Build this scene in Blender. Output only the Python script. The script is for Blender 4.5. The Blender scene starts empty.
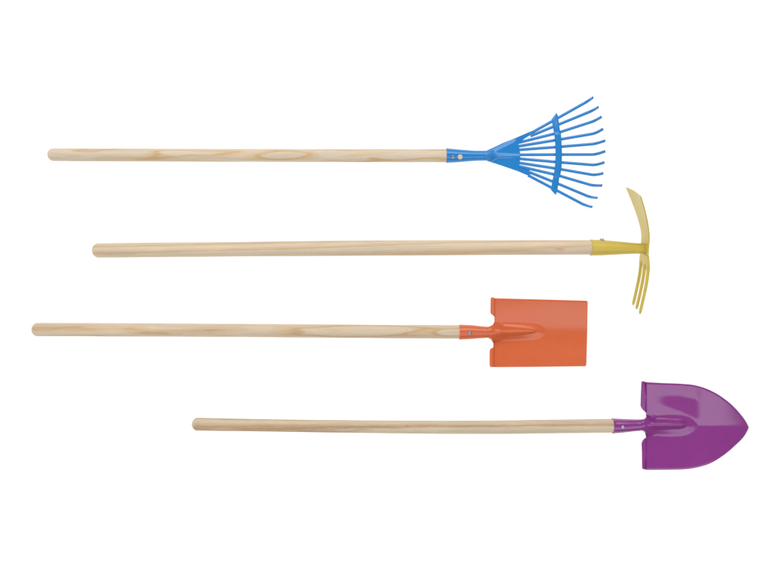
import bpy, bmesh, math, random
from mathutils import Vector
from mathutils.geometry import delaunay_2d_cdt

# ---------------------------------------------------------------- camera, world, lamps, exposure
S = 0.0016            # metres per unit of the working grid
D = 820.0             # camera height above the sheet, working units
U0, V0 = 386.0, 289.5
scene = bpy.context.scene
scene.render.engine = 'CYCLES'
scene.view_settings.view_transform = 'Standard'
scene.view_settings.look = 'None'
scene.view_settings.exposure = 0.0
scene.view_settings.gamma = 1.0
scene.cycles.max_bounces = 8

cam_d = bpy.data.cameras.new('camera')
cam = bpy.data.objects.new('camera', cam_d)
scene.collection.objects.link(cam)
cam.location = (0, 0, D * S)
cam_d.sensor_fit = 'HORIZONTAL'
cam_d.angle = 2 * math.atan(386.0 / D)
cam_d.clip_start = 0.01
cam_d.clip_end = 200
scene.camera = cam

world = bpy.data.worlds.new('World')
scene.world = world
world.use_nodes = True
world.node_tree.nodes['Background'].inputs['Color'].default_value = (1, 1, 1, 1)
world.node_tree.nodes['Background'].inputs['Strength'].default_value = 0.30


def softbox(name, loc, target, sx, sy, radiance, col=(1, 1, 1)):
    l = bpy.data.lights.new(name, 'AREA')
    l.shape = 'RECTANGLE'
    l.size, l.size_y = sx, sy
    l.energy = radiance * math.pi * sx * sy
    l.color = col
    o = bpy.data.objects.new(name, l)
    scene.collection.objects.link(o)
    o.location = loc
    o.rotation_euler = (Vector(target) - Vector(loc)).to_track_quat('-Z', 'Y').to_euler()
    return o


softbox('softbox_key', (0.1, 1.55, 1.35), (0.1, 0.2, 0), 2.6, 1.1, 3.35, (1.0, 0.985, 0.965))
softbox('softbox_fill', (0.45, -1.15, 1.45), (0.45, -1.07, 0), 3.0, 1.03, 2.1, (0.97, 0.985, 1.0))
softbox('softbox_side', (-1.55, -0.15, 1.0), (0.1, 0, 0), 0.9, 0.36, 6.0, (1.0, 1.0, 1.0))

C = scene.collection


def P(u, v, z=0.0):
    k = (D - z) / D
    return Vector(((u - U0) * k, (V0 - v) * k, z)) * S


def lin(c):
    return tuple(((x / 255) / 12.92 if x / 255 <= 0.04045 else ((x / 255 + 0.055) / 1.055) ** 2.4) for x in c)


def interp(tab, x, k=1):
    """piecewise-linear table lookup; tab rows are (x, a, b ...)"""
    if x <= tab[0][0]:
        return tab[0][k]
    for a, b in zip(tab, tab[1:]):
        if x <= b[0]:
            t = (x - a[0]) / (b[0] - a[0])
            return a[k] + (b[k] - a[k]) * t
    return tab[-1][k]


def smooth_interp(tab, x, k=1):
    """monotone cubic-ish (Catmull-Rom) table lookup"""
    n = len(tab)
    if x <= tab[0][0]:
        return tab[0][k]
    if x >= tab[-1][0]:
        return tab[-1][k]
    for i in range(n - 1):
        if x <= tab[i + 1][0]:
            break
    x0, x1 = tab[i][0], tab[i + 1][0]
    y0, y1 = tab[i][k], tab[i + 1][k]
    h = x1 - x0
    d = (y1 - y0) / h
    m0 = d if i == 0 else 0.5 * (d + (y0 - tab[i - 1][k]) / (x0 - tab[i - 1][0]))
    m1 = d if i == n - 2 else 0.5 * (d + (tab[i + 2][k] - y1) / (tab[i + 2][0] - x1))
    t = (x - x0) / h
    return ((2 * t ** 3 - 3 * t ** 2 + 1) * y0 + (t ** 3 - 2 * t ** 2 + t) * h * m0
            + (-2 * t ** 3 + 3 * t ** 2) * y1 + (t ** 3 - t ** 2) * h * m1)


def sstep(a, b, x):
    t = min(1, max(0, (x - a) / (b - a)))
    return t * t * (3 - 2 * t)


def smax(a, b, k):
    h = max(0.0, min(1.0, 0.5 + 0.5 * (a - b) / k))
    return b + (a - b) * h + k * h * (1 - h)


# ---------------------------------------------------------------- object helpers
def thing(name, label, cat, loc, group=None):
    o = bpy.data.objects.new(name, None)
    o.empty_display_size = 0.03
    o.location = loc
    o['label'] = label
    o['category'] = cat
    if group:
        o['group'] = group
    C.objects.link(o)
    return o


def obj(name, verts, faces, mat, parent, smooth=True, label=None, sharp=None):
    base = Vector((0, 0, 0))
    p = parent
    while p is not None:
        base = base + Vector(p.location)
        p = p.parent
    me = bpy.data.meshes.new(name)
    c = Vector((0, 0, 0))
    for v in verts:
        c += v
    c /= len(verts)
    me.from_pydata([v - c for v in verts], [], faces)
    bm = bmesh.new()
    bm.from_mesh(me)
    bmesh.ops.recalc_face_normals(bm, faces=bm.faces)
    bm.to_mesh(me)
    bm.free()
    me.materials.append(mat)
    for f in me.polygons:
        f.use_smooth = smooth
    if smooth:
        me.set_sharp_from_angle(angle=math.radians(sharp or 50))
    me.update()
    o = bpy.data.objects.new(name, me)
    C.objects.link(o)
    o.parent = parent
    o.location = c - base
    if label:
        o['label'] = label
    return o


def resample(pts, step):
    out = []
    n = len(pts)
    for i in range(n):
        a, b = Vector(pts[i]), Vector(pts[(i + 1) % n])
        m = max(1, int(round((b - a).length / step)))
        for j in range(m):
            out.append(a + (b - a) * (j / m))
    return out


def inside(p, poly):
    r = False
    n = len(poly)
    j = n - 1
    for i in range(n):
        xi, yi = poly[i]
        xj, yj = poly[j]
        if (yi > p[1]) != (yj > p[1]) and p[0] < (xj - xi) * (p[1] - yi) / (yj - yi) + xi:
            r = not r
        j = i
    return r


def sheet(name, outline, topf, botf, mat, parent, step=1.0, label=None):
    """sheet metal: a 2-D outline filled with a fine mesh, mapped to space by topf and (other face) botf"""
    ol = resample(outline, step)
    n = len(ol)
    xs = [p[0] for p in ol]
    ys = [p[1] for p in ol]
    pts = [Vector((p[0], p[1])) for p in ol]
    cell = {}
    for p in ol:
        cell.setdefault((int(p[0] // step), int(p[1] // step)), []).append(p)
    y = min(ys)
    row = 0
    while y < max(ys):
        x = min(xs) + (0.5 * step if row % 2 else 0)
        while x < max(xs):
            cx, cy = int(x // step), int(y // step)
            near = False
            for i in (-1, 0, 1):
                for j in (-1, 0, 1):
                    for q in cell.get((cx + i, cy + j), ()):
                        if (q[0] - x) ** 2 + (q[1] - y) ** 2 < (0.6 * step) ** 2:
                            near = True
            if not near and inside((x, y), ol):
                pts.append(Vector((x, y)))
            x += step
        y += step * 0.866
        row += 1
    edges = [(i, (i + 1) % n) for i in range(n)]
    vo, eo, fo, ov, oe, of = delaunay_2d_cdt(pts, edges, [], 1, 1e-6)
    m = len(vo)
    verts = [topf(p[0], p[1]) for p in vo] + [botf(p[0], p[1]) for p in vo]
    faces = [tuple(f) for f in fo] + [tuple(m + i for i in reversed(f)) for f in fo]
    cnt = {}
    for f in fo:
        for a, b in zip(f, list(f[1:]) + [f[0]]):
            cnt[(a, b)] = 1
    for (a, b) in list(cnt):
        if (b, a) not in cnt:
            faces.append((b, a, m + a, m + b))
    return obj(name, verts, faces, mat, parent, label=label, sharp=55)


def loft(rings, cap0=True, cap1=True):
    verts, faces = [], []
    n = len(rings[0])
    for r in rings:
        verts += r
    for i in range(len(rings) - 1):
        for j in range(n):
            a, b = i * n + j, i * n + (j + 1) % n
            faces.append((a, b, b + n, a + n))
    if cap0:
        faces.append(tuple(reversed(range(n))))
    if cap1:
        faces.append(tuple(range((len(rings) - 1) * n, len(rings) * n)))
    return verts, faces


def tube(path, ru, rv, n=12, up=Vector((0, 0, 1))):
    """swept ellipse; ru across, rv along up; path, radii in metres"""
    rings = []
    for i, p in enumerate(path):
        a = path[max(0, i - 1)]
        b = path[min(len(path) - 1, i + 1)]
        t = (b - a).normalized()
        s = t.cross(up).normalized()
        w = s.cross(t).normalized()
        fu = ru[i] if isinstance(ru, list) else ru
        fv = rv[i] if isinstance(rv, list) else rv
        rings.append([p + s * (fu * math.cos(2 * math.pi * k / n)) + w * (fv * math.sin(2 * math.pi * k / n))
                      for k in range(n)])
    return loft(rings)


# ---------------------------------------------------------------- materials
def new_mat(name):
    m = bpy.data.materials.new(name)
    m.use_nodes = True
    nt = m.node_tree
    return m, nt, nt.nodes['Principled BSDF']


def N(nt, t, **kw):
    n = nt.nodes.new(t)
    for k, v in kw.items():
        setattr(n, k, v)
    return n


def math_node(nt, op, a=None, b=None, c=None):
    n = N(nt, 'ShaderNodeMath', operation=op)
    for i, x in enumerate((a, b, c)):
        if x is None:
            continue
        if isinstance(x, (int, float)):
            n.inputs[i].default_value = x
        else:
            nt.links.new(x, n.inputs[i])
    return n.outputs[0]


def paint(name, rgb, rough=0.26, spec=0.62, albedo=1.0, var=0.022, coat=0.0):
    m, nt, b = new_mat(name)
    col = tuple(x * albedo for x in lin(rgb))
    tc = N(nt, 'ShaderNodeTexCoord')
    n1 = N(nt, 'ShaderNodeTexNoise')
    n1.inputs['Scale'].default_value = 55
    n1.inputs['Detail'].default_value = 5
    nt.links.new(tc.outputs['Object'], n1.inputs['Vector'])
    ramp = N(nt, 'ShaderNodeValToRGB')
    ramp.color_ramp.elements[0].position = 0.3
    ramp.color_ramp.elements[1].position = 0.7
    ramp.color_ramp.elements[0].color = tuple(x * (1 - var) for x in col) + (1,)
    ramp.color_ramp.elements[1].color = tuple(min(1, x * (1 + var)) for x in col) + (1,)
    nt.links.new(n1.outputs['Fac'], ramp.inputs['Fac'])
    nt.links.new(ramp.outputs['Color'], b.inputs['Base Color'])
    n2 = N(nt, 'ShaderNodeTexNoise')
    n2.inputs['Scale'].default_value = 420
    n2.inputs['Detail'].default_value = 3
    nt.links.new(tc.outputs['Object'], n2.inputs['Vector'])
    r = N(nt, 'ShaderNodeMapRange')
    r.inputs['To Min'].default_value = rough - 0.05
    r.inputs['To Max'].default_value = rough + 0.06
    nt.links.new(n1.outputs['Fac'], r.inputs['Value'])
    nt.links.new(r.outputs['Result'], b.inputs['Roughness'])
    bp = N(nt, 'ShaderNodeBump')
    bp.inputs['Strength'].default_value = 0.025
    bp.inputs['Distance'].default_value = 0.0006
    nt.links.new(n2.outputs['Fac'], bp.inputs['Height'])
    nt.links.new(bp.outputs['Normal'], b.inputs['Normal'])
    b.inputs['Specular IOR Level'].default_value = spec
    b.inputs['Coat Weight'].default_value = coat
    b.inputs['Coat Roughness'].default_value = 0.17
    return m


def wood(name, pale, tan, dark, centre, period, amp, seed, tilt=0.0, albedo=0.8, dashes=0.0, lowx=0.0045, fibre=1.0, spot=None):
    """pine / ash dowel: growth rings round a far-off pith, cut almost along the trunk"""
    m, nt, b = new_mat(name)
    tc = N(nt, 'ShaderNodeTexCoord')
    mp = N(nt, 'ShaderNodeMapping')
    mp.inputs['Scale'].default_value = (1 / S, 1 / S, 1 / S)
    mp.inputs['Location'].default_value = (seed * 137.0, 0, 0)
    nt.links.new(tc.outputs['Object'], mp.inputs['Vector'])
    sp = N(nt, 'ShaderNodeSeparateXYZ')
    nt.links.new(mp.outputs['Vector'], sp.inputs[0])
    # slow wander of the pith along the trunk
    ml = N(nt, 'ShaderNodeMapping')
    ml.inputs['Scale'].default_value = (lowx, 0.03, 0.03)
    nt.links.new(mp.outputs['Vector'], ml.inputs['Vector'])
    nl = N(nt, 'ShaderNodeTexNoise')
    nl.inputs['Scale'].default_value = 3.0
    nl.inputs['Detail'].default_value = 1.5
    nt.links.new(ml.outputs['Vector'], nl.inputs['Vector'])
    wander = math_node(nt, 'MULTIPLY', math_node(nt, 'SUBTRACT', nl.outputs['Fac'], 0.5), amp)
    # finer raggedness of the ring edge
    mf = N(nt, 'ShaderNodeMapping')
    mf.inputs['Scale'].default_value = (0.05, 0.5, 0.5)
    nt.links.new(mp.outputs['Vector'], mf.inputs['Vector'])
    nf = N(nt, 'ShaderNodeTexNoise')
    nf.inputs['Scale'].default_value = 1.2
    nf.inputs['Detail'].default_value = 4
    nt.links.new(mf.outputs['Vector'], nf.inputs['Vector'])
    rag = math_node(nt, 'MULTIPLY', math_node(nt, 'SUBTRACT', nf.outputs['Fac'], 0.5), period * 0.28)
    dy = math_node(nt, 'SUBTRACT', sp.outputs['Y'], centre[0])
    dz = math_node(nt, 'SUBTRACT', sp.outputs['Z'], centre[1])
    d2 = math_node(nt, 'ADD', math_node(nt, 'MULTIPLY', dy, dy), math_node(nt, 'MULTIPLY', dz, dz))
    d = math_node(nt, 'SQRT', d2)
    d = math_node(nt, 'ADD', d, wander)
    d = math_node(nt, 'ADD', d, rag)
    d = math_node(nt, 'ADD', d, math_node(nt, 'MULTIPLY', sp.outputs['X'], tilt))
    fr = math_node(nt, 'FRACT', math_node(nt, 'DIVIDE', d, period))
    ramp = N(nt, 'ShaderNodeValToRGB')
    cr = ramp.color_ramp
    pl, tn, dk = [tuple(x * albedo for x in lin(c)) + (1,) for c in (pale, tan, dark)]
    cr.elements[0].position = 0.0
    cr.elements[0].color = pl
    cr.elements[1].position = 1.0
    cr.elements[1].color = pl
    for pos, c in ((0.40, pl), (0.74, tn), (0.86, dk), (0.93, tn)):
        e = cr.elements.new(pos)
        e.color = c
    nt.links.new(fr, ramp.inputs['Fac'])
    # long fine fibres
    ms = N(nt, 'ShaderNodeMapping')
    ms.inputs['Scale'].default_value = (0.018, 1.1, 1.1)
    nt.links.new(mp.outputs['Vector'], ms.inputs['Vector'])
    ns = N(nt, 'ShaderNodeTexNoise')
    ns.inputs['Scale'].default_value = 1.0
    ns.inputs['Detail'].default_value = 6
    ns.inputs['Roughness'].default_value = 0.65
    nt.links.new(ms.outputs['Vector'], ns.inputs['Vector'])
    fib = N(nt, 'ShaderNodeMapRange')
    fib.inputs['From Min'].default_value = 0.3
    fib.inputs['From Max'].default_value = 0.7
    fib.inputs['To Min'].default_value = 1 - 0.06 * fibre
    fib.inputs['To Max'].default_value = 1 + 0.04 * fibre
    nt.links.new(ns.outputs['Fac'], fib.inputs['Value'])
    val = fib.outputs['Result']
    # broad tone changes
    mb = N(nt, 'ShaderNodeMapping')
    mb.inputs['Scale'].default_value = (0.012, 0.1, 0.1)
    mb.inputs['Location'].default_value = (seed * 3.1, 1.7, 0.3)
    nt.links.new(mp.outputs['Vector'], mb.inputs['Vector'])
    nb = N(nt, 'ShaderNodeTexNoise')
    nb.inputs['Scale'].default_value = 1.0
    nb.inputs['Detail'].default_value = 2
    nt.links.new(mb.outputs['Vector'], nb.inputs['Vector'])
    broad = N(nt, 'ShaderNodeMapRange')
    broad.inputs['From Min'].default_value = 0.3
    broad.inputs['From Max'].default_value = 0.7
    broad.inputs['To Min'].default_value = 0.93
    broad.inputs['To Max'].default_value = 1.05
    nt.links.new(nb.outputs['Fac'], broad.inputs['Value'])
    val = math_node(nt, 'MULTIPLY', val, broad.outputs['Result'])
    fine = math_node(nt, 'FRACT', math_node(nt, 'DIVIDE', d, period * 0.27))
    fl = N(nt, 'ShaderNodeMapRange')
    fl.inputs['From Min'].default_value = 0.55
    fl.inputs['From Max'].default_value = 0.95
    fl.inputs['To Min'].default_value = 1.0
    fl.inputs['To Max'].default_value = 0.95
    nt.links.new(fine, fl.inputs['Value'])
    val = math_node(nt, 'MULTIPLY', val, fl.outputs['Result'])
    if dashes > 0:
        md = N(nt, 'ShaderNodeMapping')
        md.inputs['Scale'].default_value = (0.16, 1.6, 1.6)
        nt.links.new(mp.outputs['Vector'], md.inputs['Vector'])
        nd = N(nt, 'ShaderNodeTexNoise')
        nd.inputs['Scale'].default_value = 1.0
        nd.inputs['Detail'].default_value = 2
        nt.links.new(md.outputs['Vector'], nd.inputs['Vector'])
        rd = N(nt, 'ShaderNodeMapRange')
        rd.inputs['From Min'].default_value = 0.60
        rd.inputs['From Max'].default_value = 0.72
        rd.inputs['To Min'].default_value = 1.0
        rd.inputs['To Max'].default_value = 1.0 - dashes
        nt.links.new(nd.outputs['Fac'], rd.inputs['Value'])
        val = math_node(nt, 'MULTIPLY', val, rd.outputs['Result'])
    colour = ramp.outputs['Color']
    if spot:
        # a small pin knot / resin fleck
        (su, sv, sz_), (lx, ly), sc = spot
        p0 = P(su, sv, sz_)
        g = N(nt, 'ShaderNodeNewGeometry')
        gs = N(nt, 'ShaderNodeSeparateXYZ')
        nt.links.new(g.outputs['Position'], gs.inputs[0])
        ex = math_node(nt, 'DIVIDE', math_node(nt, 'SUBTRACT', gs.outputs['X'], p0.x), lx * S)
        ey = math_node(nt, 'DIVIDE', math_node(nt, 'SUBTRACT', gs.outputs['Y'], p0.y), ly * S)
        r2 = math_node(nt, 'SQRT', math_node(nt, 'ADD', math_node(nt, 'MULTIPLY', ex, ex), math_node(nt, 'MULTIPLY', ey, ey)))
        r2 = math_node(nt, 'ADD', r2, math_node(nt, 'MULTIPLY', math_node(nt, 'SUBTRACT', nf.outputs['Fac'], 0.5), 1.2))
        ms_ = N(nt, 'ShaderNodeMapRange')
        ms_.inputs['From Min'].default_value = 0.2
        ms_.inputs['From Max'].default_value = 1.1
        ms_.inputs['To Min'].default_value = 0.7
        ms_.inputs['To Max'].default_value = 0.0
        nt.links.new(r2, ms_.inputs['Value'])
        mixc = N(nt, 'ShaderNodeMix', data_type='RGBA')
        nt.links.new(ms_.outputs['Result'], mixc.inputs['Factor'])
        nt.links.new(colour, mixc.inputs['A'])
        mixc.inputs['B'].default_value = tuple(x * albedo for x in lin(sc)) + (1,)
        colour = mixc.outputs['Result']
    mx = N(nt, 'ShaderNodeVectorMath', operation='SCALE')
    nt.links.new(colour, mx.inputs[0])
    nt.links.new(val, mx.inputs['Scale'])
    nt.links.new(mx.outputs[0], b.inputs['Base Color'])
    b.inputs['Roughness'].default_value = 0.55
    b.inputs['Specular IOR Level'].default_value = 0.35
    bp = N(nt, 'ShaderNodeBump')
    bp.inputs['Strength'].default_value = 0.12
    bp.inputs['Distance'].default_value = 0.0008
    nt.links.new(ns.outputs['Fac'], bp.inputs['Height'])
    nt.links.new(bp.outputs['Normal'], b.inputs['Normal'])
    return m


def metal(name, rgb, rough=0.25):
    m, nt, b = new_mat(name)
    tc = N(nt, 'ShaderNodeTexCoord')
    n1 = N(nt, 'ShaderNodeTexNoise')
    n1.inputs['Scale'].default_value = 900
    nt.links.new(tc.outputs['Object'], n1.inputs['Vector'])
    r = N(nt, 'ShaderNodeMapRange')
    r.inputs['To Min'].default_value = rough - 0.08
    r.inputs['To Max'].default_value = rough + 0.12
    nt.links.new(n1.outputs['Fac'], r.inputs['Value'])
    nt.links.new(r.outputs['Result'], b.inputs['Roughness'])
    b.inputs['Base Color'].default_value = lin(rgb) + (1,)
    b.inputs['Metallic'].default_value = 1.0
    return m


BLUE = paint('blue_paint', (22, 136, 214), albedo=0.89)
YELLOW = paint('yellow_paint', (216, 192, 88), albedo=0.92, rough=0.30, spec=0.22)
ORANGE = paint('orange_paint', (220, 103, 54), albedo=0.92, rough=0.33, spec=0.42, coat=0.35)
PURPLE = paint('purple_paint', (144, 50, 140), albedo=0.90, rough=0.24, spec=0.45, coat=0.45)
PLUG = paint('bare_wood_end', (226, 212, 186), rough=0.6, spec=0.3, albedo=0.85)
ZINC = metal('zinc_plate', (168, 170, 174), 0.3)

WOOD_RAKE = wood('pine_cathedral_grain', (230, 213, 188), (227, 196, 153), (219, 181, 134),
                 (1.0, -42), 4.6, 16.0, 1.3, albedo=0.88, fibre=1.4)
WOOD_HOE = wood('pine_straight_grain', (231, 211, 184), (226, 199, 162), (218, 188, 146),
                (30, -14), 6.2, 3.0, 2.1, albedo=0.88, lowx=0.0016, fibre=1.3,
                spot=((560, 249.6, 33), (6.0, 1.6), (222, 160, 136)))
WOOD_SPADE = wood('pine_mottled_grain', (227, 207, 179), (221, 190, 151), (208, 174, 134),
                  (-2.0, -30), 4.6, 12.0, 3.7, albedo=0.88, dashes=0.10, fibre=1.5)
WOOD_SHOVEL = wood('ash_grain', (221, 203, 174), (207, 177, 143), (193, 157, 122),
                   (12.0, -16), 6.4, 4.0, 5.2, albedo=0.89, dashes=0.20, lowx=0.0025, fibre=1.9,
                   spot=((407, 426.3, 14), (2.6, 1.0), (186, 146, 114)))

# ---------------------------------------------------------------- the white sheet everything lies on; glow added to wash out contact shadows
m, nt, b = new_mat('white_glow_sheet')
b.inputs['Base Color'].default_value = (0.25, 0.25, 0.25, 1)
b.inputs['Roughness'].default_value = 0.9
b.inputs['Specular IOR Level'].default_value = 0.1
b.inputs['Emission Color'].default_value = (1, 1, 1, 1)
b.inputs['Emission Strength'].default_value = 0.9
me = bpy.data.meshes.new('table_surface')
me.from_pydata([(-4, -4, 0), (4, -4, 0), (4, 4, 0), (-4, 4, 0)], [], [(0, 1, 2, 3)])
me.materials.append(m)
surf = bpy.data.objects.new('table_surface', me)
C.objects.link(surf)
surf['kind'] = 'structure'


# ---------------------------------------------------------------- builders shared by the four tools
def handle(tab, zf, mat, parent, endround=5.2, seed=0):
    """tab rows: (u, top, bottom); zf(u) gives the axis height"""
    rnd = random.Random(seed)
    u0, u1 = tab[0][0], tab[-1][0]
    us = [u0 + endround * (1 - math.cos(math.pi / 2 * i / 12)) for i in range(13)]
    n = int((u1 - us[-1]) / 6)
    us += [us[-1] + (u1 - us[-1]) * (i + 1) / n for i in range(n)]
    wob = [rnd.uniform(-0.12, 0.12) for _ in range(40)]
    rings = []
    seg = 40
    for u in us:
        t, bt = smooth_interp(tab, u, 1), smooth_interp(tab, u, 2)
        z = zf(u)
        k = (D - z) / D
        r = 0.5 * (bt - t) * k
        q = (u - u0) / 26.0
        i = int(q)
        f = sstep(0, 1, q - i)
        wv = wob[i % 40] * (1 - f) + wob[(i + 1) % 40] * f
        e = 1.0
        if u < u0 + endround:
            x = 1 - (u - u0) / endround
            e = max(0.05, (1 - x ** 2.3)) ** 0.5 * (1 - 0.10 * x)
        c = P(u, 0.5 * (t + bt) + 0.5 * wv, z)
        rr = r * e * S
        rings.append([c + Vector((0, rr * math.cos(2 * math.pi * j / seg), rr * math.sin(2 * math.pi * j / seg)))
                      for j in range(seg)])
    v, f = loft(rings)
    return obj('handle', v, f, mat, parent, sharp=70)


def socket(tab, zf, mat, parent, seam=-0.22, depth=0.05, wall=0.9, flat=1.0):
    """hollow tapered ferrule with a lengthwise seam on its upper side"""
    seg = 72
    outer, inner = [], []
    u0, u1 = tab[0][0], tab[-1][0]
    n = int((u1 - u0) / 1.0)
    for i in range(n + 1):
        u = u0 + (u1 - u0) * i / n
        t, bt = smooth_interp(tab, u, 1), smooth_interp(tab, u, 2)
        z = zf(u)
        k = (D - z) / D
        r = 0.5 * (bt - t) * k
        lip = 0.25 * math.exp(-((u - u0) / 1.0) ** 2)
        c = P(u, 0.5 * (t + bt), z)
        ro, ri = [], []
        for j in range(seg):
            a = 2 * math.pi * j / seg
            da = (a - (math.pi / 2 - seam) + math.pi) % (2 * math.pi) - math.pi
            g = 1 - depth * math.exp(-(da / 0.07) ** 2) + 0.4 * depth * math.exp(-((da + 0.16) / 0.10) ** 2)
            rr = (r + lip) * g
            ro.append(c + Vector((0, rr * math.cos(a), rr * math.sin(a) * flat)) * S)
            ri.append(c + Vector((0, (r - wall) * math.cos(a), (r - wall) * math.sin(a) * flat)) * S)
        outer.append(ro)
        inner.append(ri)
    rings = list(reversed(inner[:8])) + outer
    v, f = loft(rings, cap0=True, cap1=True)
    return obj('socket', v, f, mat, parent, sharp=60)


def dome(name, c, axis, r, h, mat, parent, ringed=False):
    axis = axis.normalized()
    s = axis.orthogonal().normalized()
    w = axis.cross(s)
    prof = [(1.0, -0.6), (1.0, 0.0), (0.97, 0.25), (0.86, 0.6), (0.66, 0.86), (0.4, 0.98), (0.15, 1.0)]
    if ringed:
        prof = [(1.0, -0.6), (1.0, 0.1), (0.95, 0.6), (0.82, 0.95), (0.66, 1.0), (0.54, 0.7), (0.46, 0.25),
                (0.3, 0.2), (0.12, 0.35)]
    rings = []
    for (k, z) in prof:
        rings.append([c + (s * math.cos(2 * math.pi * j / 28) + w * math.sin(2 * math.pi * j / 28)) * (r * k * S)
                      + axis * (h * z * S) for j in range(28)])
    v, f = loft(rings)
    return obj(name, v, f, mat, parent, sharp=60)


# ================================================================ blue leaf rake
rake = thing('leaf_rake', 'small fan rake with blue tines and a pale wooden handle, above the yellow hoe',
             'rake', P(446, 155.5, 0), 'coloured garden tools laid in a row')
rz = lambda u: 6.4 + 1.0 * sstep(60, 440, u)
rt = [(48, 148.5, 160.9), (150, 148.8, 161.5), (300, 149.1, 161.9), (400, 149.2, 162.2), (455, 149.2, 162.2)]
handle(rt, rz, WOOD_RAKE, rake, 4.8, 1)
st = [(446.4, 148.3, 162.8), (452, 148.8, 162.6), (464, 149.9, 161.7), (474, 150.6, 160.9), (484, 150.7, 160.6),
      (488, 150.7, 160.6)]
socket(st, lambda u: 7.4 - 0.8 * sstep(470, 488, u), BLUE, rake, seam=-0.02, depth=0.035)


def fan_z(u, v):
    e0 = 155.7
    d = v - e0
    f = sstep(485.5, 499, u)
    half = max(5.0, 5.0 + (u - 488) * 0.47)
    tube_z = 6.6 + 5.2 * max(0.0, 1 - (d / (5.3 + 0.6 * sstep(486, 498, u))) ** 2) ** (0.5 + 1.1 * sstep(485, 490, u))
    crease = 6.4 + 1.8 * math.exp(-(abs(d - 0.5) / 1.6) ** 1.4) * (1 - sstep(495, 522, u) * 0.6)
    # rolled upper edge
    ed = half + d           # distance from the upper edge
    crease -= 1.5 * (1 - sstep(0.0, 4.2, ed)) * (1 - sstep(511, 518, u))
    crease -= 0.7 * (1 - sstep(0.0, 2.0, half - d)) * (1 - sstep(511, 518, u))
    return tube_z * (1 - f) + crease * f - 1.2 * sstep(500, 530, u)


fan_ol = [(485, 151.0), (488, 149.9), (494, 147.2), (502.7, 143.0), (516.2, 137.6), (525.5, 133.6), (531.5, 130.9),
          (532.6, 132.4), (531.8, 134.2), (525, 138.4), (518.2, 143.2), (519.3, 148), (520.2, 153.4), (520.2, 158.5),
          (519.6, 163.8), (518.6, 167.4), (529.4, 170.2), (529.9, 172.5), (530.4, 175.0), (529.0, 176.0), (517.2, 171.0),
          (502.7, 166.0), (494, 163.2), (488, 161.2), (485, 160.3)]
sheet('fan_plate', fan_ol, lambda u, v: P(u, v, fan_z(u, v)), lambda u, v: P(u, v, fan_z(u, v) - 1.1), BLUE, rake, 0.9)

# tine rows: root, bar, bend, tip  (tips turn up off the sheet)
tines = [((529.5, 133.9), (555, 119.8), (587.0, 101.6), (592.8, 97.6)),
         ((530.5, 136.0), (556, 125.9), (592.0, 110.8), (598.1, 107.2)),
         ((517.0, 143.0), (557, 132.9), (593.6, 121.2), (601.2, 117.0)),
         ((517.5, 146.4), (558, 140.0), (593.8, 133.6), (602.7, 129.1)),
         ((518.0, 149.9), (558, 146.7), (595.5, 143.8), (604.8, 140.8)),
         ((518.0, 154.8), (558, 154.7), (594.6, 154.5), (604.8, 151.4)),
         ((518.0, 158.6), (558, 161.9), (593.8, 165.0), (604.0, 162.5)),
         ((517.5, 162.6), (558, 168.8), (593.8, 175.0), (602.8, 173.4)),
         ((517.0, 165.8), (557, 174.8), (592.6, 185.5), (601.7, 185.5)),
         ((528.0, 171.6), (555, 182.2), (588.8, 196.6), (596.9, 197.9)),
         ((528.0, 175.3), (554, 189.0), (583.6, 204.6), (591.8, 207.0))]
rnd = random.Random(4)
for (a, bb, c, t) in tines:
    path = []
    A, B, Cc = [Vector(x) for x in (a, bb, c)]
    B.y += rnd.uniform(-0.35, 0.35)
    Cc = Cc + (B - Cc).normalized() * rnd.uniform(0.0, 1.6)
    zr, zb, zc = 4.6, 3.3, 2.4
    for i in range(9):
        q = i / 9
        path.append(P(*(A + (B - A) * q), zr + (zb - zr) * q))
    for i in range(10):
        q = i / 9
        path.append(P(*(B + (Cc - B) * q), zb + (zc - zb) * q))
    # the last stretch curls up off the sheet in one soft bend
    run = (Cc - B).normalized()
    h = 13.0 + rnd.uniform(-1.0, 1.0)
    tip = P(t[0], t[1], zc + h)
    st_ = P(*(Cc - run * 1.6), zc + 0.03)
    path[-1] = st_
    cg = P(Cc.x, Cc.y, zc)
    far = (Vector((tip.x, tip.y)) - Vector((cg.x, cg.y))).length / S
    ctl = P(*(Cc + run * min(rnd.uniform(1.6, 3.0), 0.6 * far)), zc - 0.1)
    for i in range(1, 13):
        q = i / 12
        path.append(st_ * (1 - q) ** 2 + ctl * (2 * q * (1 - q)) + tip * q * q)
    v, f = tube(path, 1.45 * S, 0.8 * S, 12)
    obj('tine', v, f, BLUE, rake, sharp=60)

bar = [(113.0, 556.2, 556.7), (115.6, 554.3, 557.9), (119.4, 551.4, 558.4), (124, 552.3, 559.1), (132, 553.8, 560.2),
       (133.4, 554.0, 560.9), (138, 554.7, 561.3), (146, 555.3, 561.8), (154, 555.5, 562.0), (160, 555.3, 561.9),
       (167, 554.9, 561.6), (172, 554.1, 560.9), (176, 553.3, 560.1), (176.8, 553.2, 559.4), (181, 552.3, 558.9),
       (187, 551.3, 557.9), (189.7, 550.8, 557.5), (192, 552.8, 556.9), (194.8, 555.4, 556.0)]


def bar_z(u, v):
    d = abs(v - 155)
    l, r = interp(bar, v, 1), interp(bar, v, 2)
    w = (u - 0.5 * (l + r)) / max(0.5, 0.5 * (r - l))
    z = 6.4 - 1.1 * sstep(20.5, 23, d) - 1.4 * sstep(23, 42, d)
    return z - 0.75 * max(0, abs(w) - 0.45) ** 1.5 * 2.4


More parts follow.
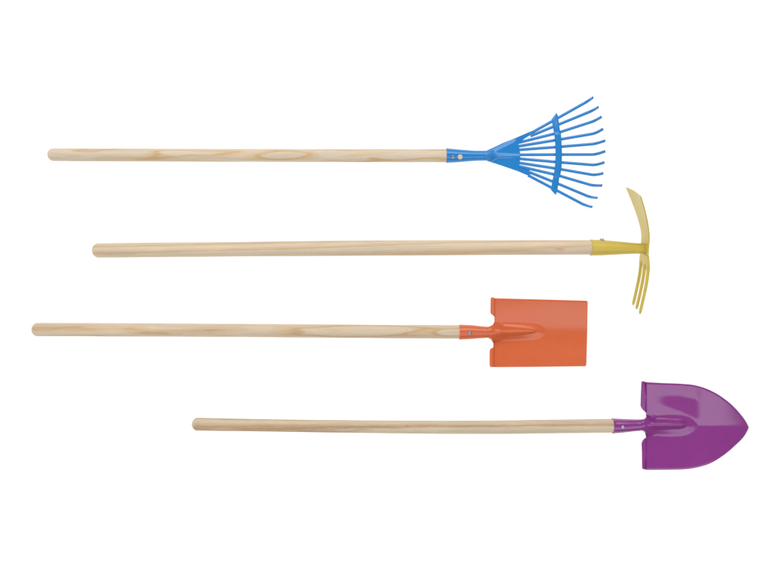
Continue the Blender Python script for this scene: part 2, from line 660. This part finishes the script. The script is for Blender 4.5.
bar_ol = [(l, v) for (v, l, r) in bar] + [(r, v) for (v, l, r) in reversed(bar)]
sheet('crossbar', bar_ol, lambda u, v: P(u, v, bar_z(u, v)), lambda u, v: P(u, v, bar_z(u, v) - 1.3), BLUE, rake, 0.7)
# screw hole showing the wood, and the punched mark beside it
dome('screw_hole', P(460.2, 156.9, 14.1), Vector((0, -0.05, 1)), 2.45, 0.35, PLUG, rake)
dome('punch_mark', P(452.9, 157.0, 14.55), Vector((0, -0.05, 1)), 1.7, 0.45, ZINC, rake, ringed=True)

# ================================================================ yellow hoe with a fork on the back
hoe = thing('fork_hoe', 'yellow hoe with a wide blade and three prong fork on one head, pale wooden handle',
            'hoe', P(600, 248, 0), 'coloured garden tools laid in a row')
hz = lambda u: 7.3 + 22.7 * (u - 97) / (642 - 97)
ht = [(92.4, 243.2, 257.6), (150, 242.6, 257.3), (240, 241.8, 256.5), (330, 240.7, 256.0), (420, 240.2, 255.5),
      (520, 240.0, 254.9), (600, 240.2, 254.7)]
handle(ht, hz, WOOD_HOE, hoe, 5.6, 2)
hst = [(590.6, 239.5, 255.7), (603, 240.0, 255.4), (612, 240.8, 254.9), (620, 241.5, 254.5), (636, 243.0, 253.8),
       (645.5, 243.4, 253.7)]
socket(hst, hz, YELLOW, hoe, seam=0.36, depth=0.035)

PHI = math.radians(17.3)
bdir = Vector((0, math.cos(PHI), math.sin(PHI)))
wdir = Vector((0, -math.sin(PHI), math.cos(PHI)))
xdir = Vector((1, 0, 0))
E = P(642, 248.3, 30) + Vector((2.0 * S, 0, 0))
xoff = [(-64, -2.8), (-47, -0.6), (-33, 0.9), (-20, 1.4), (-8, 0.6), (0, 0.0), (12, -0.6), (25, -3.6), (40, -8.6),
        (56, -15.2)]


def head_pt(s, w, dx=0.0):
    cup = 0.0 if s < 8 else -0.0022 * w * w * sstep(8, 40, s)
    return E + (bdir * s + wdir * w + xdir * (smooth_interp(xoff, s) + dx + cup + 0.7)) * S


blade_ol = [(-6, -10.5), (0, -10.8), (8, -11.2), (14, -12.2), (22, -14.2), (32, -17.2), (44, -20.8), (54.6, -23.6),
            (55.2, -22.8), (55.6, 0), (55.2, 22.8), (54.6, 23.6), (44, 20.8), (32, 17.2), (22, 14.2), (14, 12.2),
            (8, 11.2), (0, 10.8), (-6, 10.5)]
sheet('hoe_blade', blade_ol, lambda s, w: head_pt(s, w, -0.6), lambda s, w: head_pt(s, w, 0.7), YELLOW, hoe, 1.2)
palm_ol = [(-5, -10.4), (-5, 10.4), (-10, 11.8), (-14.5, 13.2), (-18.5, 13.8), (-18.5, 9.4), (-15.5, 8.0), (-13.4, 6.8),
           (-13.0, 6.0), (-13.4, 5.2), (-15.5, 3.6), (-18.5, 2.3), (-18.5, -2.3), (-15.5, -3.6), (-13.4, -5.2),
           (-13.0, -6.0), (-13.4, -6.8), (-15.5, -8.0), (-18.5, -9.4), (-18.5, -13.8), (-14.5, -13.2), (-10, -11.8)]
fork = sheet('fork', palm_ol, lambda s, w: head_pt(s, w, -1.25), lambda s, w: head_pt(s, w, 1.25), YELLOW, hoe, 0.9)
for w0, w1, sl in ((-11.6, -12.0, -61.5), (0, 0, -61.8), (11.6, 12.0, -62.6)):
    path = []
    ru, rv = [], []
    for i in range(22):
        q = i / 21
        s = -16 + (sl + 16) * q
        path.append(head_pt(s, w0 + (w1 - w0) * q, 0))
        k = 1 - 0.12 * q - (0.45 * ((q - 0.93) / 0.07) ** 2 if q > 0.93 else 0)
        ru.append(1.55 * S * k)
        rv.append(2.15 * S * k)
    v, f = tube(path, ru, rv, 14, up=wdir)
    obj('tine', v, f, YELLOW, fork, sharp=60)
cb = P(601.3, 247.6, hz(601.3))
dome('bolt', cb + bdir * (7.75 * S), bdir, 2.2, 1.3, ZINC, hoe)


# ================================================================ shovel blades
def shovel_lip(name, ol, zf, mat, parent, uc, amp):
    def z(u, v):
        return zf(max(u, uc + 1.5), v) + amp * (1 - ((u - uc) / 3.0) ** 2)
    sheet(name, ol, lambda u, v: P(u, v, z(u, v)), lambda u, v: P(u, v, z(u, v) - 1.1), mat, parent, 0.45)


# ---- orange square spade
spade = thing('square_spade', 'orange flat spade with a square blade and pale wooden handle, between hoe and purple shovel',
              'spade', P(470, 332, 0), 'coloured garden tools laid in a row')
sz = lambda u: 6.8 + 1.0 * sstep(60, 440, u)
sp_t = [(32, 322.9, 336.2), (100, 323.0, 336.5), (180, 323.5, 336.8), (260, 323.9, 337.2), (340, 324.4, 337.8),
        (420, 325.0, 338.5), (468, 325.3, 338.7)]
handle(sp_t, sz, WOOD_SPADE, spade, 5.0, 3)
sst = [(459.3, 324.6, 339.7), (466, 324.8, 339.4), (473, 325.1, 339.0), (480, 326.0, 338.4), (488, 326.7, 337.9)]
socket(sst, lambda u: 7.8 - 0.6 * sstep(470, 488, u), ORANGE, spade, seam=-0.14, depth=0.03)


sp_up = [(494, 298.3, 367.2), (540, 299.4, 366.9), (588, 300.7, 366.2)]


def spade_z(u, v):
    cv = 332.2
    d = v - cv
    # shallow trough, sides rising
    a = math.sqrt(d * d + 6.0 ** 2) - 6.0
    dt = v - 334.5
    a = math.sqrt(dt * dt + 12.0 ** 2) - 12.0
    base = 1.4 + (0.36 * a - 0.0032 * a * a) * (0.84 + 0.16 * sstep(495, 560, u)) + 1.2 * ((u - 545) / 50.0) ** 2
    edge = min(v - interp(sp_up, u), interp(sp_up, u, 2) - v)
    base -= 0.5 * max(0.0, 1 - edge / 1.3) ** 2
    z0 = 7.2 + (base - 7.2) * sstep(487, 498, u)
    w = interp([(487, 5.75), (490, 6.6), (493, 8.4), (500, 9.4), (520, 9.2), (534, 8.6), (539, 7.4), (542, 5.8),
                (544, 3.9), (545.5, 1.0)], u)
    q = min(1.0, abs(d) / w)
    hh = interp([(487, 9), (500, 9.2), (520, 6.6), (534, 4.6), (540, 3.2), (545.5, 0.0)], u)
    ell = z0 + interp([(487, 5.9), (500, 10.0)], u) * math.sqrt(max(0, 1 - q * q))
    wc = interp([(487, 5.6), (500, 5.2), (515, 4.4), (528, 3.0), (534, 1.9), (538, 0.8)], u)
    qc = min(1.0, abs(v - interp([(487, 332.2), (536, 331.0)], u)) / wc)
    bump = hh * (0.55 * (1 - q * q) ** 1.8 + 0.45 * (1 - qc * qc) ** 1.4 * (1 - sstep(533, 538, u))) if u < 545.5 else 0.0
    bump -= 0.25 * math.exp(-((d - 1.4) / 0.8) ** 2) * (1 - sstep(515, 530, u))
    f = sstep(490, 505, u)
    if abs(d) >= w:
        return base if u > 493.5 else z0
    return ell * (1 - f) + (base + bump) * f


sp_ol = [(488, 326.75), (490.5, 325.9), (492.6, 324.7), (493.9, 323.0), (494.4, 321.0), (494.4, 310),
         (494.4, 298.4), (495.2, 298.1), (540, 299.4), (586.6, 300.7), (587.8, 301.9), (587.3, 330), (586.5, 362),
         (586.2, 365.4), (585.2, 366.3), (540, 366.9), (495, 367.3), (493.6, 366.5), (493.4, 355), (493.3, 343.2),
         (492.4, 341.4), (490.6, 339.4), (488, 337.9)]
sheet('blade', sp_ol, lambda u, v: P(u, v, spade_z(u, v)), lambda u, v: P(u, v, spade_z(u, v) - 1.2), ORANGE, spade, 0.75)
shovel_lip('foot_rest', [(490.6, 298.2), (491.3, 297.3), (493.6, 297.4), (494.9, 298.2), (494.9, 316.6), (494.0, 316.4),
                         (490.7, 313.6), (490.4, 312)], spade_z, ORANGE, spade, 493.0, 2.0)
shovel_lip('foot_rest', [(489.6, 350.6), (490.3, 349.0), (493.2, 347.4), (494.2, 347.6), (494.2, 367.1), (491.0, 367.2),
                         (489.9, 366.4), (489.5, 364.6)], spade_z, ORANGE, spade, 492.2, 2.5)
dome('rivet', P(469.6, 333.2, 15.2), Vector((0, -0.1, 1)), 1.9, 1.0, ZINC, spade, ringed=True)

# ---- purple pointed shovel
shov = thing('pointed_shovel', 'glossy purple shovel with a rounded pointed blade and pale wooden handle, below the orange spade',
             'shovel', P(622, 426, 0), 'coloured garden tools laid in a row')
pz = lambda u: 6.7 + 1.0 * sstep(220, 600, u)
pt = [(192, 417.7, 430.5), (250, 418.9, 431.2), (340, 420.2, 432.6), (420, 420.7, 433.6), (500, 420.6, 433.9),
      (560, 419.7, 433.2), (622, 419.0, 432.6)]
handle(pt, pz, WOOD_SHOVEL, shov, 5.2, 5)
pst = [(612.4, 418.4, 433.5), (622, 418.9, 432.7), (629, 419.2, 431.9), (636, 419.4, 431.1), (642, 419.4, 430.5)]
socket(pst, lambda u: 7.7 - 0.5 * sstep(622, 642, u), PURPLE, shov, seam=-0.18, depth=0.03)

p_up = [(646, 382.0), (660, 382.9), (683, 383.9), (695.3, 385.3), (707.8, 389.2), (722.3, 397.2), (734.7, 407.5),
        (745.1, 420.0), (749.3, 427.2)]
p_lo = [(646, 469.9), (660, 469.8), (687, 469.1), (697.4, 467.4), (709.8, 463.6), (722.3, 456.3), (734.7, 446.1),
        (745.4, 434.7), (749.3, 427.2)]


def shovel_z(u, v):
    cv = 426.0
    d = v - cv
    # folded blade with a shallow pressed pocket on each side of the ridge
    eps = 3.5 - 2.4 * sstep(690, 704, u) + 5.0 * sstep(712, 744, u)
    sd = 1.0 if d < 0 else 0.5
    pk = sd * sstep(645, 672, u) * (1 - sstep(693, 708, u))
    lo = interp([(650, 24), (660, 21), (680, 14.5), (697, 6.5)], u)
    hi = interp([(650, 30), (660, 31.5), (680, 31), (697, 27.5)], u)
    a, n_ = 0.0, 30
    ad = abs(d)
    for i in range(n_):
        x = ad * (i + 0.5) / n_
        a += (1 - 1.0 * pk * sstep(lo - 3, lo + 3, x) * (1 - sstep(hi - 4, hi + 3, x)) + 0.45 * pk * sstep(hi - 1, hi + 7, x)
              ) * x / math.sqrt(x * x + eps * eps) * ad / n_
    base = interp([(646, 2.2), (700, 5.4), (760, 5.4)], u) + 0.21 * a
    base -= 0.0034 * max(0, u - 711) ** 2
    edge = min(v - smooth_interp(p_up, u), smooth_interp(p_lo, u) - v)
    base -= 0.9 * max(0.0, 1 - edge / 2.0) ** 1.6
    z0 = 7.2 + (base - 7.2) * sstep(641, 653, u)
    w = interp([(641, 5.6), (644, 6.6), (646.5, 8.6), (656, 10.6), (670, 11.8), (682, 11.4), (689, 9.4), (693, 6.8),
                (696, 3.8), (698, 0.9)], u)
    dd = d + 1.1 * (1 - sstep(641, 660, u))
    q = min(1.0, abs(dd) / w)
    ell = z0 + interp([(641, 5.9), (654, 10.0)], u) * math.sqrt(max(0, 1 - q * q))
    hh = interp([(641, 9), (654, 9.2), (670, 8.2), (682, 6.8), (689, 4.8), (694, 2.4), (698, 0.0)], u)
    wc = interp([(641, 5.6), (656, 5.4), (670, 5.0), (680, 4.5), (684, 3.6), (687, 2.0), (688.5, 0.8)], u)
    qc = min(1.0, abs(d + 1.6) / wc)
    bump = hh * (0.5 * (1 - q * q) ** 1.9 + 0.5 * (1 - qc * qc) ** 1.4 * (1 - sstep(683, 688.5, u))) if u < 698 else 0.0
    bump -= 0.35 * math.exp(-((d - 1.6) / 0.8) ** 2) * (1 - sstep(668, 684, u))
    f = sstep(643.5, 657, u)
    if abs(dd) >= w:
        return base if u > 645.7 else z0
    return ell * (1 - f) + (base + bump) * f


def densify(tab, k=1, n=60):
    u0, u1 = tab[0][0], tab[-1][0]
    out = []
    for i in range(n + 1):
        q = i / n
        u = u0 + (u1 - u0) * (1 - (1 - q) ** 2)
        out.append((u, smooth_interp(tab, u, k)))
    return out


up_d = densify(p_up)
lo_d = densify(p_lo)
pu_ol = ([(642, 419.35), (644.4, 418.9), (645.6, 417.8), (646, 416), (646, 400)] + up_d + list(reversed(lo_d))[1:]
         + [(645.8, 455), (645.8, 438), (645.8, 435.8), (645.2, 433.4), (643.8, 431.4), (642, 430.55)])
sheet('blade', pu_ol, lambda u, v: P(u, v, shovel_z(u, v)), lambda u, v: P(u, v, shovel_z(u, v) - 1.3), PURPLE, shov, 0.8)
shovel_lip('foot_rest', [(641.3, 382.2), (642.0, 381.3), (644.0, 381.2), (645.2, 381.9), (647.6, 382.3), (648.6, 383.2),
                         (648.2, 400), (646.6, 413.4), (645.6, 412.4), (642.2, 409.2), (640.5, 406.0), (640.8, 395)],
           shovel_z, PURPLE, shov, 644.0, 1.2)
shovel_lip('foot_rest', [(641.4, 443.2), (642.6, 440.6), (644.8, 438.0), (646.4, 438.4), (646.6, 469.3), (643.6, 469.6),
                         (642.4, 468.9), (642.0, 467), (641.9, 452)], shovel_z, PURPLE, shov, 644.2, 1.2)
dome('rivet', P(622.9, 427.2, 14.9), Vector((0, -0.15, 1)), 2.0, 1.0, ZINC, shov, ringed=True)
